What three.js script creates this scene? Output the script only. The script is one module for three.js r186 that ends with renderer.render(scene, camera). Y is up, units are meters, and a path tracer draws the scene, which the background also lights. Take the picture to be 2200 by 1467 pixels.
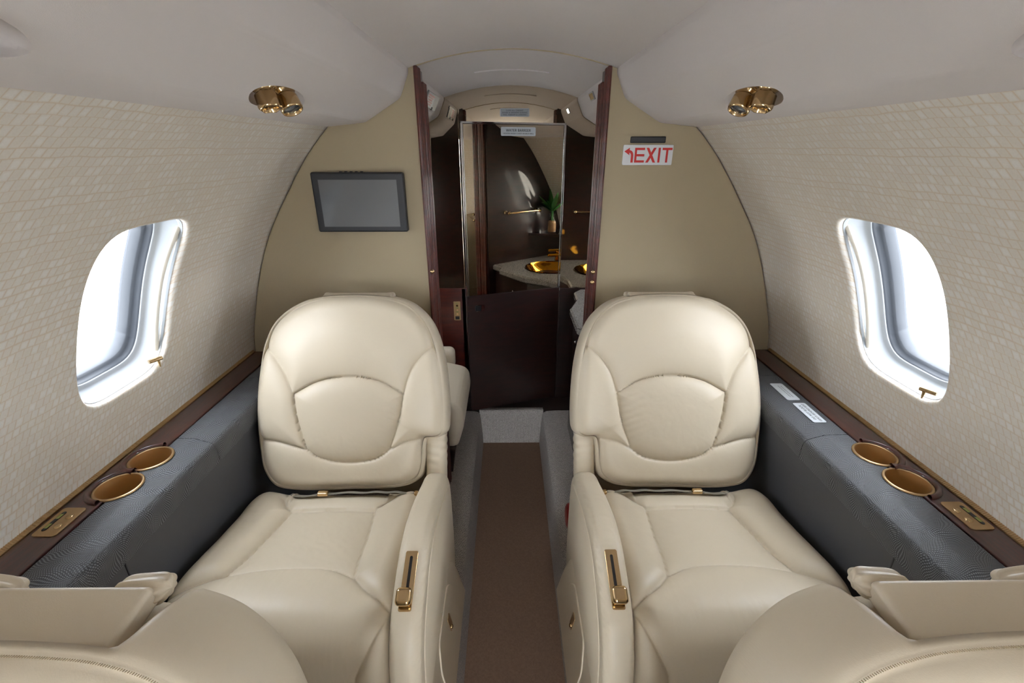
import * as THREE from 'three';
import { RoundedBoxGeometry } from 'three/addons/geometries/RoundedBoxGeometry.js';
import { mergeGeometries, mergeVertices, toCreasedNormals } from 'three/addons/utils/BufferGeometryUtils.js';
import { ImprovedNoise } from 'three/addons/math/ImprovedNoise.js';
import { Brush, Evaluator, SUBTRACTION } from 'three-bvh-csg';

// ---------------------------------------------------------------- camera, sky, exposure
const scene = new THREE.Scene();
const camera = new THREE.PerspectiveCamera(2 * Math.atan(733.5 / 978) * 180 / Math.PI, 2200 / 1467, 0.02, 100);
camera.position.set(-0.0165, 1.53, 0);
camera.rotation.order = 'YXZ';
camera.rotation.set(-Math.atan(413.5 / 978), -0.0094, 0);
scene.background = new THREE.Color(.93, 1, 1.1);            // bright overcast sky seen and felt through the windows
scene.backgroundIntensity = 20;
const renderer = new THREE.WebGLRenderer();
renderer.toneMapping = THREE.LinearToneMapping;
renderer.toneMappingExposure = 1.0;
renderer.shadowMap.enabled = true;

// ---------------------------------------------------------------- helpers
let seed = 7;
const rnd = () => { seed = (seed * 1664525 + 1013904223) >>> 0; return seed / 4294967296; };
const V2 = (x, y) => new THREE.Vector2(x, y), V3 = (x, y, z) => new THREE.Vector3(x, y, z);
const clamp = (x, a, b) => Math.min(b, Math.max(a, x));
const sstep = (a, b, x) => { const t = clamp((x - a) / (b - a), 0, 1); return t * t * (3 - 2 * t); };
const used = {};
function numbered(n) { const k = used[n] = (used[n] ?? -1) + 1; return k ? n + '_' + String(k).padStart(3, '0') : n; }
function part(parent, name, geo, mat, label) {
  const m = new THREE.Mesh(geo, mat); m.name = name; m.castShadow = m.receiveShadow = true;
  if (label) m.userData.label = label;
  parent.add(m); return m;
}
function tag(o, label, category, group, kind) {
  o.userData.label = label; o.userData.category = category;
  if (group) o.userData.group = group;
  if (kind) o.userData.kind = kind;
  return o;
}
function thing(name, label, category, pos = [0, 0, 0], group) {
  const o = new THREE.Group(); o.name = numbered(name); o.position.set(...pos); scene.add(o);
  return tag(o, label, category, group);
}
function single(name, geo, mat, label, category, group, kind) {
  const m = new THREE.Mesh(geo, mat); m.name = numbered(name); m.castShadow = m.receiveShadow = true; scene.add(m);
  return tag(m, label, category, group, kind);
}
const structure = (name, geo, mat, label, category) => single(name, geo, mat, label, category, null, 'structure');
function gridGeo(nu, nv, fn, uv, closedU = false, flip = false) {
  const pos = [], uvs = [], idx = [];
  for (let j = 0; j <= nv; j++) for (let i = 0; i <= nu; i++) {
    const p = fn(i / nu, j / nv); pos.push(p.x, p.y, p.z);
    const t = uv ? uv(i / nu, j / nv, p) : [i / nu, j / nv]; uvs.push(t[0], t[1]);
  }
  for (let j = 0; j < nv; j++) for (let i = 0; i < nu; i++) {
    const a = j * (nu + 1) + i, b = a + 1, c = a + nu + 1, d = c + 1;
    if (flip) idx.push(a, b, c, b, d, c); else idx.push(a, c, b, b, c, d);
  }
  const g = new THREE.BufferGeometry();
  g.setAttribute('position', new THREE.Float32BufferAttribute(pos, 3));
  g.setAttribute('uv', new THREE.Float32BufferAttribute(uvs, 2));
  g.setIndex(idx); g.computeVertexNormals();
  if (closedU) {
    const n = g.attributes.normal;
    for (let j = 0; j <= nv; j++) {
      const a = j * (nu + 1), b = a + nu, v = V3(n.getX(a) + n.getX(b), n.getY(a) + n.getY(b), n.getZ(a) + n.getZ(b)).normalize();
      n.setXYZ(a, v.x, v.y, v.z); n.setXYZ(b, v.x, v.y, v.z);
    }
  }
  return g;
}
// keep only the attributes that every piece has, without an index, and join
function join(list) {
  return mergeGeometries(list.map(g => {
    g = g.index ? g.toNonIndexed() : g;
    for (const k of Object.keys(g.attributes)) if (!['position', 'normal', 'uv'].includes(k)) g.deleteAttribute(k);
    return g;
  }));
}
const box = (x0, x1, y0, y1, z0, z1, r = 0, seg = 2) => {
  const w = Math.abs(x1 - x0), h = Math.abs(y1 - y0), d = Math.abs(z1 - z0);
  const g = r > 0 ? new RoundedBoxGeometry(w, h, d, seg, Math.min(r, w / 2.01, h / 2.01, d / 2.01)) : new THREE.BoxGeometry(w, h, d);
  return g.translate((x0 + x1) / 2, (y0 + y1) / 2, (z0 + z1) / 2);
};
// planar uv in metres: chooses the two axes most along each face
function metreUV(g) {
  g = g.index ? g.toNonIndexed() : g; const p = g.attributes.position, n = p.count, uv = new Float32Array(n * 2);
  const a = V3(), b = V3(), c = V3(), m = V3();
  for (let i = 0; i < n; i += 3) {
    a.fromBufferAttribute(p, i); b.fromBufferAttribute(p, i + 1); c.fromBufferAttribute(p, i + 2);
    m.copy(b).sub(a).cross(c.clone().sub(a)); const ax = Math.abs(m.x), ay = Math.abs(m.y), az = Math.abs(m.z);
    [a, b, c].forEach((q, k) => {
      const t = ax >= ay && ax >= az ? [q.z, q.y] : ay >= az ? [q.z, q.x] : [q.x, q.y];
      uv[(i + k) * 2] = t[0]; uv[(i + k) * 2 + 1] = t[1];
    });
  }
  g.setAttribute('uv', new THREE.BufferAttribute(uv, 2)); return g;
}
function shapeOf(pts, smooth = false) {
  const s = new THREE.Shape();
  if (smooth) s.setFromPoints(new THREE.CatmullRomCurve3(pts.map(p => V3(p[0], p[1], 0)), true, 'centripetal').getPoints(pts.length * 8).map(p => V2(p.x, p.y)));
  else s.setFromPoints(pts.map(p => V2(...p)));
  return s;
}
const extrude = (shape, depth, bevel = 0, seg = 3, cs = 12) => new THREE.ExtrudeGeometry(shape, { depth: depth - 2 * bevel, bevelEnabled: bevel > 0, bevelThickness: bevel, bevelSize: bevel, bevelOffset: -bevel, bevelSegments: seg, curveSegments: cs }).translate(0, 0, bevel);
function roundRect(w, h, r) {
  const s = new THREE.Shape(), x = -w / 2, y = -h / 2;
  s.moveTo(x + r, y); s.lineTo(x + w - r, y); s.absarc(x + w - r, y + r, r, -Math.PI / 2, 0);
  s.lineTo(x + w, y + h - r); s.absarc(x + w - r, y + h - r, r, 0, Math.PI / 2);
  s.lineTo(x + r, y + h); s.absarc(x + r, y + h - r, r, Math.PI / 2, Math.PI);
  s.lineTo(x, y + r); s.absarc(x + r, y + r, r, Math.PI, Math.PI * 1.5); return s;
}
// an open profile [[x,y]...] in the x-y plane swept along z; corners rounded by radius r
function roundedPath(pts, r, n = 6) {
  const out = [];
  pts.forEach((p, i) => {
    if (!i || i === pts.length - 1 || !r) { out.push(p); return; }
    const a = pts[i - 1], b = pts[i + 1], la = Math.hypot(a[0] - p[0], a[1] - p[1]), lb = Math.hypot(b[0] - p[0], b[1] - p[1]);
    const rr = Math.min(r, la * .45, lb * .45), A = [p[0] + (a[0] - p[0]) / la * rr, p[1] + (a[1] - p[1]) / la * rr], B = [p[0] + (b[0] - p[0]) / lb * rr, p[1] + (b[1] - p[1]) / lb * rr];
    for (let k = 0; k <= n; k++) { const t = k / n, u = 1 - t; out.push([u * u * A[0] + 2 * u * t * p[0] + t * t * B[0], u * u * A[1] + 2 * u * t * p[1] + t * t * B[1]]); }
  });
  return out;
}
function prism(pts, z0, z1, uvScale = 1) {            // closed profile, extruded along z with uv in metres
  const s = shapeOf(pts), g = new THREE.ExtrudeGeometry(s, { depth: z1 - z0, bevelEnabled: false, steps: 1 }).translate(0, 0, z0);
  return metreUV(toCreasedNormals(g, .6));
}
const mirrorPts = (pts, side) => pts.map(([x, y]) => [x * side, y]);

// ---------------------------------------------------------------- procedural textures
const noise = new ImprovedNoise();
const fbm = (x, y, z = 0, o = 4) => { let s = 0, a = .5, f = 1; for (let i = 0; i < o; i++) { s += a * noise.noise(x * f, y * f, z + i * 7.3); a *= .5; f *= 2; } return s; };
function tex(n, m, size, fn, srgb = true, repeat = true) {
  const d = new Uint8Array(n * m * 4);
  for (let y = 0; y < m; y++) for (let x = 0; x < n; x++) {
    const c = fn(x / n, y / m, x, y), k = (y * n + x) * 4;
    d[k] = clamp(c[0], 0, 255); d[k + 1] = clamp(c[1], 0, 255); d[k + 2] = clamp(c[2], 0, 255); d[k + 3] = 255;
  }
  const t = new THREE.DataTexture(d, n, m); t.magFilter = THREE.LinearFilter; t.minFilter = THREE.LinearFilter;
  if (srgb) t.colorSpace = THREE.SRGBColorSpace;
  t.wrapS = t.wrapT = repeat ? THREE.RepeatWrapping : THREE.ClampToEdgeWrapping;
  if (size) t.repeat.set(1 / size[0], 1 / size[1]);
  t.needsUpdate = true; return t;
}
const g1 = v => [v, v, v];
// periodic value noise on an n x n torus
function torusNoise(n, cells) {
  const L = []; for (let i = 0; i < cells * cells; i++) L.push(rnd());
  return (u, v) => {
    const x = u * cells, y = v * cells, i = Math.floor(x), j = Math.floor(y), fx = x - i, fy = y - j, sx = fx * fx * (3 - 2 * fx), sy = fy * fy * (3 - 2 * fy);
    const q = (a, b) => L[((b % cells + cells) % cells) * cells + (a % cells + cells) % cells];
    return (q(i, j) * (1 - sx) + q(i + 1, j) * sx) * (1 - sy) + (q(i, j + 1) * (1 - sx) + q(i + 1, j + 1) * sx) * sy;
  };
}
const tn = [8, 16, 32, 64, 128, 256].map(c => torusNoise(0, c));
// fine leather grain
const leatherBump = tex(512, 512, [.11, .11], (u, v) => g1(128 + 70 * (tn[4](u, v) - .5) + 60 * (tn[5](u, v) - .5) + 50 * (tn[2](u, v) - .5)), false);
const fabricBump = tex(256, 256, [.05, .05], (u, v) => g1(128 + 90 * (tn[5](u, v) - .5) + 60 * (tn[4](u, v) - .5)), false);
// wall covering: woven print of small offset blocks with tan lines, some blocks paler
const WC = { n: 1024, cols: 36, rows: 26, size: [.5, .44] };
const wcShift = [], wcTone = []; for (let r = 0; r < WC.rows; r++) { wcShift.push((r * .37 + rnd() * .3) % 1); wcTone.push([]); for (let c = 0; c < WC.cols; c++) { const q = rnd(); wcTone[r].push(q < .27 ? 1 : q < .45 ? .5 : q < .6 ? -.25 : 0); } }
const wcLine = []; for (let r = 0; r < WC.rows; r++) wcLine.push(rnd());
const wallTex = tex(WC.n, WC.n, WC.size, (u, v, px, py) => {
  const wob = .06 * Math.sin(u * Math.PI * 4) + .05 * Math.sin(u * Math.PI * 14);
  let y = (v + wob / WC.rows) * WC.rows; y = (y + WC.rows) % WC.rows; const r = Math.floor(y), fy = y - r;
  const lean = -.36 * (fy - .5);
  let x = u * WC.cols + wcShift[r] + lean; x = (x + WC.cols) % WC.cols; const c = Math.floor(x), fx = x - c;
  const t = wcTone[r][c], wide = (c + r) % 3 === 0 ? .2 : .11, hy = wcLine[r] > .6 ? .16 : .07;
  let k = Math.max(1 - sstep(wide * .5, wide, Math.min(fx, 1 - fx) * 1.6), (wcLine[r] > .6 ? .95 : .75) * (1 - sstep(hy * .5, hy, Math.min(fy, 1 - fy) * 1.3)));
  k *= .7;
  const rib = 3 * Math.sin(py * Math.PI * 2 / 5) + 5 * (tn[5](u, v) - .5);
  const inner = .3 + .9 * sstep(.1, .3, Math.min(fx, 1 - fx)) * sstep(.1, .3, Math.min(fy, 1 - fy));
  const base = [224 + rib + t * 5 * inner, 217 + rib + t * 7 * inner, 206 + rib + t * 10 * inner], line = [212 + rib, 194 + rib, 171 + rib];
  return base.map((b, i) => b * (1 - k) + line[i] * k);
});
// embossed grey leather: rippling rows of small raised dots
function emboss(u, v) {
  const P = Math.PI * 2, a = u * 62 + 1.15 * Math.sin(v * P * 2 + 1.2 * Math.sin(u * P * 2)) + .9 * Math.sin(u * P * 3 + v * P * 3), b = v * 62 + 1.2 * Math.sin(u * P * 4) + 1.0 * Math.cos(u * P * 3 + v * P * 2);
  return Math.pow(clamp(.5 + .5 * Math.cos(a * P) , 0, 1), .8) * (.35 + .65 * (.5 + .5 * Math.cos(b * P)));
}
const embTex = tex(1024, 1024, [.2, .2], (u, v) => { const d = sstep(.3, .75, emboss(u, v)); return [58 + d * 72, 60 + d * 73, 63 + d * 74]; });
const embBump = tex(1024, 1024, [.2, .2], (u, v) => g1(255 * sstep(.15, .85, emboss(u, v))), false);
// loop pile carpet
const carpetH = (u, v) => { const P = Math.PI * 2, x = u * 56 + .7 * (tn[2](u, v) - .5), y = v * 56 + .7 * (tn[2](v, u) - .5) + (Math.floor(x) & 1) * .5; return (.5 + .5 * Math.cos(x * P)) * .5 + (.5 + .5 * Math.cos(y * P)) * .5 + .5 * (tn[4](u, v) - .5); };
const carpetTex = tex(512, 512, [.4, .4], (u, v) => { const h = carpetH(u, v), s = 26 * (tn[5](u, v) - .5); return [138 + h * 60 + s, 132 + h * 58 + s, 126 + h * 55 + s]; });
const carpetBump = tex(512, 512, [.4, .4], (u, v) => g1(40 + 170 * carpetH(u, v)), false);
const runnerTex = tex(256, 256, [.3, .3], (u, v) => { const s = 10 * (tn[3](u, v) - .5) + 10 * (tn[5](u, v) - .5); return [132 + s, 106 + s, 87 + s]; });
// mahogany
const woodTex = tex(1024, 512, [.9, .3], (u, v) => {
  const w = fbm(u * 3, v * 9, 2) * 1.6, gr = .5 + .5 * Math.sin((v * 26 + w * 7 + fbm(u * 2, v * 2, 9) * 9) * 2), p = tn[5](u * 1, v * 1), fl = tn[1](u, v);
  const k = .45 * gr + .35 * fl + .25 * (p - .5);
  return [50 + 26 * k, 19 + 10 * k, 14 + 6 * k];
});
const darkWoodTex = tex(512, 256, [.9, .3], (u, v) => { const w = fbm(u * 3, v * 7, 4) * 1.4, gr = .5 + .5 * Math.sin((v * 15 + w * 6) * 2), k = .4 * gr + .6 * tn[1](u, v) + .25 * (tn[5](u, v) - .5); return [24 + 24 * k, 9 + 8 * k, 7 + 4 * k]; });
const redWoodTex = tex(512, 256, [.9, .3], (u, v) => { const w = fbm(u * 3, v * 7, 6) * 1.4, gr = .5 + .5 * Math.sin((v * 14 + w * 6) * 2), k = .35 * gr + .55 * tn[1](u, v) + .2 * (tn[5](u, v) - .5); return [66 + 34 * k, 22 + 14 * k, 15 + 8 * k]; });
const graniteTex = tex(512, 512, [.25, .25], (u, v) => { const q = tn[5](u, v), w = tn[4](u, v), s = q > .75 ? 45 : q < .25 ? -45 : 0, t = w > .7 ? 18 : w < .28 ? -22 : 0; return [142 + s + t, 138 + s + t, 132 + s + t]; });
const corkTex = tex(256, 256, [.06, .06], (u, v) => { const q = 60 * (tn[4](u, v) - .5) + 40 * (tn[5](u, v) - .5); return [104 + q, 78 + q * .8, 48 + q * .6]; });
const pebbleTex = tex(256, 256, [.05, .05], (u, v) => { const q = tn[3](u, v), r = tn[4](u, v); return [120 + 110 * (q - .3), 90 + 90 * (q - .3) + 30 * (r - .5), 66 + 60 * (r - .4)]; });
function printTex(w, h, draw) {
  const c = document.createElement('canvas'); c.width = w; c.height = h; const x = c.getContext('2d'); draw(x, w, h);
  const t = new THREE.CanvasTexture(c); t.colorSpace = THREE.SRGBColorSpace; t.magFilter = THREE.LinearFilter; return t;
}

// ---------------------------------------------------------------- materials
const std = o => new THREE.MeshStandardMaterial(o), phy = o => new THREE.MeshPhysicalMaterial(o);
const M = {
  wall: std({ map: wallTex, roughness: .85, bumpMap: fabricBump, bumpScale: .0002 }),
  concrete: std({ color: 0xbcbbb8, roughness: .9 }),
  skin: std({ color: 0xb8b8b6, roughness: .8 }),
  headliner: std({ color: 0xdad4d1, roughness: .95, bumpMap: fabricBump, bumpScale: .00025 }),
  valance: std({ color: 0xded8d6, roughness: .8, bumpMap: fabricBump, bumpScale: .0002 }),
  tan: std({ color: 0xa99a7d, roughness: .62, bumpMap: leatherBump, bumpScale: .0002 }),
  leather: phy({ color: 0xd2c5ae, roughness: .42, bumpMap: leatherBump, bumpScale: .00012, specularIntensity: .8 }),
  stitch: std({ color: 0xb8a688, roughness: .8 }),
  dark: phy({ color: 0x4b4d50, roughness: .5, bumpMap: leatherBump, bumpScale: .00015 }),
  emboss: std({ map: embTex, roughness: .5, bumpMap: embBump, bumpScale: .0005 }),
  wood: phy({ map: woodTex, roughness: .35, clearcoat: 1, clearcoatRoughness: .04 }),
  darkWood: phy({ map: darkWoodTex, roughness: .4, clearcoat: 1, clearcoatRoughness: .05 }),
  redWood: phy({ map: redWoodTex, roughness: .45, clearcoat: .7, clearcoatRoughness: .08 }),
  carpet: std({ map: carpetTex, roughness: 1, bumpMap: carpetBump, bumpScale: .002 }),
  runner: std({ map: runnerTex, roughness: .75 }),
  gold: std({ color: 0xd2b68a, metalness: 1, roughness: .16 }),
  goldSatin: std({ color: 0xbfa27a, metalness: 1, roughness: .36 }),
  brass: std({ color: 0xe0a030, metalness: 1, roughness: .08 }),
  chrome: std({ color: 0xd8d8d8, metalness: 1, roughness: .06 }),
  mirror: std({ color: 0xd9ccb6, metalness: 1, roughness: .015 }),
  black: std({ color: 0x151517, roughness: .4 }),
  plastic: std({ color: 0x2a2b2e, roughness: .45 }),
  screen: phy({ color: 0x5c5e60, roughness: .5, clearcoat: 1, clearcoatRoughness: .12 }),
  white: std({ color: 0xe4e5e3, roughness: .35 }),
  reveal: std({ color: 0x9fa3a6, roughness: .4 }),
  gasket: std({ color: 0x2c3036, roughness: .5 }),
  glass: phy({ color: 0xffffff, roughness: 0, transmission: 1, thickness: 0, ior: 1.45 }),
  lens: phy({ color: 0x36404a, roughness: .05, clearcoat: 1 }),
  granite: phy({ map: graniteTex, roughness: .25, clearcoat: .6, clearcoatRoughness: .1 }),
  cork: std({ map: corkTex, roughness: .9 }),
  cup: std({ color: 0xc49a62, metalness: .55, roughness: .45 }),
  red: std({ color: 0xb3201c, roughness: .35 }),
  grey: std({ color: 0x9a9b9d, roughness: .45 }),
  belt: std({ color: 0x8f8a7c, roughness: .8 }),
  leaf: phy({ color: 0x2f6b2c, roughness: .45 }), leafPale: phy({ color: 0x63a444, roughness: .45 }),
  pebble: std({ map: pebbleTex, roughness: .7 }),
  darkFloor: std({ color: 0x2a1d18, roughness: .5 }),
  vaseGlass: phy({ color: 0xffffff, roughness: .02, transmission: 1, thickness: 0, ior: 1.45 }),
};
const printed = (t, o = {}) => std({ map: t, roughness: .45, ...o });

// ---------------------------------------------------------------- fuselage shell
const ZA = -2.36, ZF = 1.9, ZB = -1.5;                     // aft end, forward end, bulkhead face
const prof = new THREE.CatmullRomCurve3([[0, 1.87], [.2, 1.845], [.39, 1.75], [.545, 1.602], [.63, 1.512], [.73, 1.375], [.80, 1.262], [.857, 1.13], [.90, 1.0], [.917, .94], [.93, .86], [.932, .72], [.9, .45], [.8, .2], [.6, -.04], [.3, -.14], [0, -.16]].map(p => V3(p[0], p[1], 0)), false, 'centripetal');
prof.arcLengthDivisions = 800;
const SL = prof.getLength();
const pAt = s => prof.getPointAt(clamp(s / SL, 0, 1));
function nAt(s) { const a = pAt(s - .004), b = pAt(s + .004); return V2(-(b.y - a.y), b.x - a.x).normalize(); }   // outward
function W(side, z, s, d) { const p = pAt(s), n = nAt(s); return V3(side * (p.x + n.x * d), p.y + n.y * d, z); }
const sOfY = y => { let a = .5, b = SL * .75; for (let i = 0; i < 50; i++) { const m = (a + b) / 2; if (pAt(m).y > y) a = m; else b = m; } return a; };
const WIN = { sc: (sOfY(1.39) + sOfY(1.018)) / 2, hs: (sOfY(1.018) - sOfY(1.39)) / 2, hz: .132, n: 4.6, zs: [-1.938, -.938, .52, 1.45] };
function lensR(th, w) { const a = WIN.hz - w, b = WIN.hs - w, c = Math.abs(Math.cos(th)), s = Math.abs(Math.sin(th)); return 1 / Math.pow(Math.pow(c / a, WIN.n) + Math.pow(s / b, WIN.n), 1 / WIN.n); }
const PZ = .2, PS = .27;
const ANG = []; { const ca = Math.atan2(PS, PZ), A = []; for (let i = 0; i < 112; i++) A.push(i / 112 * Math.PI * 2); A.push(ca, Math.PI - ca, Math.PI + ca, Math.PI * 2 - ca); A.sort((x, y) => x - y); for (const a of A) if (!ANG.length || a - ANG[ANG.length - 1] > 1e-6) ANG.push(a); ANG.push(ANG[0] + Math.PI * 2); }
function windowRings(side, zc, rings, flip) {              // rings: [shrink or null for the rectangle mix, depth, mix]
  const nu = ANG.length - 1, nv = rings.length - 1;
  return gridGeo(nu, nv, (u, v) => {
    const th = ANG[Math.round(u * nu)], [w, d, mix] = rings[Math.round(v * nv)], r = lensR(th, w);
    let z = Math.cos(th) * r, s = Math.sin(th) * r;
    if (mix) { const k = Math.min(PZ / Math.max(Math.abs(Math.cos(th)), 1e-9), PS / Math.max(Math.abs(Math.sin(th)), 1e-9)); z += (Math.cos(th) * k - z) * mix; s += (Math.sin(th) * k - s) * mix; }
    return W(side, zc + z, WIN.sc + s, d);
  }, (u, v, p) => { const th = ANG[Math.round(u * nu)], [w, d, mix] = rings[Math.round(v * nv)], r = lensR(th, w); let z = Math.cos(th) * r, s = Math.sin(th) * r; if (mix) { const k = Math.min(PZ / Math.max(Math.abs(Math.cos(th)), 1e-9), PS / Math.max(Math.abs(Math.sin(th)), 1e-9)); z += (Math.cos(th) * k - z) * mix; s += (Math.sin(th) * k - s) * mix; } return [zc + z, WIN.sc + s - d]; }, true, flip);
}
function wallGeo(side) {
  const list = [], strip = (z0, z1, s0, s1, d, flip) => list.push(gridGeo(Math.max(1, Math.ceil((z1 - z0) / .2)), Math.max(2, Math.ceil((s1 - s0) / .03)), (u, v) => W(side, z0 + (z1 - z0) * u, s0 + (s1 - s0) * v, d), (u, v) => [z0 + (z1 - z0) * u, s0 + (s1 - s0) * v], false, flip));
  for (const d of [0, .1]) {
    const fl = (side > 0) !== (d > 0);
    let z = ZA;
    for (const zc of WIN.zs) {
      strip(z, zc - PZ, 0, SL, d, fl); z = zc + PZ;
      strip(zc - PZ, z, 0, WIN.sc - PS, d, fl); strip(zc - PZ, z, WIN.sc + PS, SL, d, fl);
      const rings = d ? [[.03, d, 0], [.03, d, .4], [.03, d, 1]] : [[.004, .02, 0], [.001, .012, 0], [0, .006, 0], [-.003, .002, 0], [-.007, 0, 0], [-.007, 0, .1], [-.007, 0, .3], [-.007, 0, .6], [-.007, 0, 1]];
      list.push(windowRings(side, zc, rings, fl));
    }
    strip(z, ZF, 0, SL, d, fl);
  }
  return join(list);
}
const sideWord = s => s < 0 ? 'left' : 'right';
for (const side of [-1, 1]) structure('wall_' + sideWord(side), wallGeo(side), M.wall, `curved cabin side wall in woven beige block-pattern covering, ${sideWord(side)} side`, 'wall');

WIN.zs.forEach((zc, k) => [-1, 1].forEach(side => {
  const o = thing('window_' + (k * 2 + (side < 0 ? 1 : 2)), `rounded cabin window ${k === 0 ? 'in the washroom' : k === 1 ? 'beside the rear seat' : k === 2 ? 'just behind the photographer' : 'nearest the forward bulkhead'} on the ${sideWord(side)} wall`, 'window'); o.userData.kind = 'structure';
  const fl = side > 0;
  part(o, 'reveal', windowRings(side, zc, [[.002, .012, 0], [.004, .022, 0], [.008, .034, 0], [.012, .046, 0], [.016, .052, 0], [.023, .0545, 0], [.024, .058, 0]], !fl), M.reveal);
  part(o, 'gasket', windowRings(side, zc, [[.023, .057, 0], [.026, .062, 0], [.027, .072, 0], [.033, .076, 0], [.034, .1, 0], [.03, .101, 0]], !fl), M.gasket);
  part(o, 'pane', windowRings(side, zc, [[.033, .096, 0], [.09, .096, 0], [WIN.hz - .001, .096, 0]], !fl), M.glass);
  if (k === 1) {
    // shade runner: a slim bowed strip standing in the aft side of the reveal, with its brass pull below
    const strip = gridGeo(24, 6, (u, v) => { const s = WIN.sc - WIN.hs * .82 + u * WIN.hs * 1.62, th = v * Math.PI; return W(side, zc - WIN.hz + .014 + .006 * Math.sin(th) + .006 * Math.sin(u * Math.PI), s, .016 + .012 * v); }, null, false, fl);
    const st = part(o, 'shade_runner', strip, M.white); st.material = M.shade ??= std({ color: 0xd9d2c4, roughness: .6 });
    const kz = side < 0 ? zc - .092 : zc + .082, kp = W(side, kz, WIN.sc + WIN.hs - .03, .006);
    const kn = part(o, 'shade_pull', join([new THREE.CylinderGeometry(.0052, .0052, .03, 16).rotateX(Math.PI / 2), new THREE.CylinderGeometry(.004, .0016, .02, 12).translate(0, -.011, -.006)]), M.gold, 'small brass shade pull');
    kn.position.copy(kp); kn.rotation.y = side * .5;
  }
}));
// end walls
const disc = (z, hole) => { const pts = []; for (let i = 0; i <= 60; i++) { const p = pAt(SL * i / 60); pts.push([p.x, p.y]); } for (let i = 59; i > 0; i--) { const p = pAt(SL * i / 60); pts.push([-p.x, p.y]); } const sh = shapeOf(pts); if (hole) sh.holes.push(new THREE.Path(hole.map(p => V2(...p)))); return extrude(sh, .05).translate(0, 0, z); };
structure('wall_front', disc(ZF - .05, [[-.25, .02], [-.25, 1.65], [.25, 1.65], [.25, .02]]), M.tan, 'tan forward bulkhead with open entrance behind the photographer', 'wall');
structure('ground', new THREE.PlaneGeometry(160, 160).rotateX(-Math.PI / 2).translate(0, -1.3, 0), M.concrete, 'pale concrete apron outside the windows', 'ground');
structure('wall_back', disc(ZA), M.darkWood, 'dark varnished wood rear wall of the washroom', 'wall');

// ceiling: shallow arch from valance to valance, running on through the doorway
const archY = x => 1.7905 - .537 * x * x;
{
  const pts = []; for (let i = 0; i <= 24; i++) { const x = -.33 + .66 * i / 24; pts.push([x, archY(x)]); } for (let i = 24; i >= 0; i--) { const x = -.33 + .66 * i / 24; pts.push([x, archY(x) + .012]); }
  structure('ceiling', prism(pts, ZA + .05, ZF - .05), M.headliner, 'shallow arched grey-beige fabric ceiling over the aisle', 'ceiling');
  const tr = new THREE.CatmullRomCurve3(Array.from({ length: 21 }, (_, i) => { const x = -.285 + .57 * i / 20; return V3(x, archY(x) - .001, ZB); }));
  structure('trim_1', new THREE.TubeGeometry(tr, 60, .0022, 6), M.tan, 'thin brown bead following the ceiling arch over the doorway', 'trim');
  for (const [z, l] of [[-1.02, 'curved oxygen mask door in the cabin ceiling, cut by the photo top edge'], [-1.915, 'curved oxygen mask door in the washroom ceiling beyond the doorway']]) {
    const h = z < -1.5 ? .058 : .1, pp = []; for (let i = 0; i <= 12; i++) { const x = -.133 + .266 * i / 12; pp.push([x, archY(x) - .0038]); } for (let i = 12; i >= 0; i--) { const x = -.133 + .266 * i / 12; pp.push([x, archY(x) + .001]); }
    single('oxygen_door', prism(pp, z - h, z + h), M.headliner, l, 'ceiling door', 'oxygen mask doors in the ceiling');
  }
}
// floors
structure('floor', metreUV(box(-.2, .2, -.06, 0, -2.2, ZF - .05)), M.runner, 'smooth brown runner covering the sunken aisle floor', 'floor');
for (const side of [-1, 1]) {
  const pts = roundedPath([[.157, -.02], [.160, .06], [.172, .205], [.24, .21], [.90, .21], [.86, .1], [.6, -.03]], .05);
  structure('floor_' + sideWord(side), prism(mirrorPts(pts, side), -2.15, ZF - .05), M.carpet, `raised grey looped carpet floor on the ${sideWord(side)} of the aisle`, 'floor');
}
structure('floor_step', metreUV(join([box(-.175, .175, 0, .205, -2.19, -2.15), new THREE.CylinderGeometry(.012, .012, .35, 12).rotateZ(Math.PI / 2).translate(0, .199, -2.161)])), M.carpet, 'grey carpeted step rising at the end of the aisle', 'step');
structure('floor_washroom', metreUV(box(-.9, .9, .15, .205, ZA + .05, -2.165)), M.darkFloor, 'dark floor strip behind the carpeted step', 'floor');

// ---------------------------------------------------------------- overhead valances with lamp pockets
const VP = [[.31, 1.775], [.296, 1.735], [.327, 1.666], [.437, 1.602], [.552, 1.5905], [.575, 1.62], [.5, 1.7], [.4, 1.76]];
const ev = new Evaluator(); ev.useGroups = false; ev.attributes = ['position', 'normal'];
const vpRound = roundedPath([...VP.slice(0, 5)], .012).concat(VP.slice(5));
// pocket centre line on the sloping face, and its local frame
const pocketAt = z => ({ x: .425, y: 1.612, z });
for (const side of [-1, 1]) {
  for (const [z0, z1, zs, lab] of [[ZB + .003, ZF - .05, [-.92, -.36], 'long grey-beige overhead valance above the seats'], [-2.29, -1.625, [], 'short overhead valance inside the washroom']]) {
    let g = new THREE.ExtrudeGeometry(shapeOf(mirrorPts(vpRound, side)), { depth: z1 - z0, bevelEnabled: false }).translate(0, 0, z0);
    if (zs.length) {
      let b = new Brush(g); b.updateMatrixWorld();
      for (const z of zs) {
        const e = new THREE.SphereGeometry(1, 40, 24).scale(.052, .03, .105), c = new Brush(e); const p = pocketAt(z);
        c.position.set(side * p.x, p.y, z); c.rotation.set(0, side * -.12, side * .5); c.updateMatrixWorld(); b = ev.evaluate(b, c, SUBTRACTION);
      }
      g = b.geometry; g.deleteAttribute('uv');
    }
    g = metreUV(toCreasedNormals(g, .5));
    const v = single('overhead_valance', g, M.valance, `${lab}, ${sideWord(side)} side`, 'overhead panel', 'overhead valances');
  }
}
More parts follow.
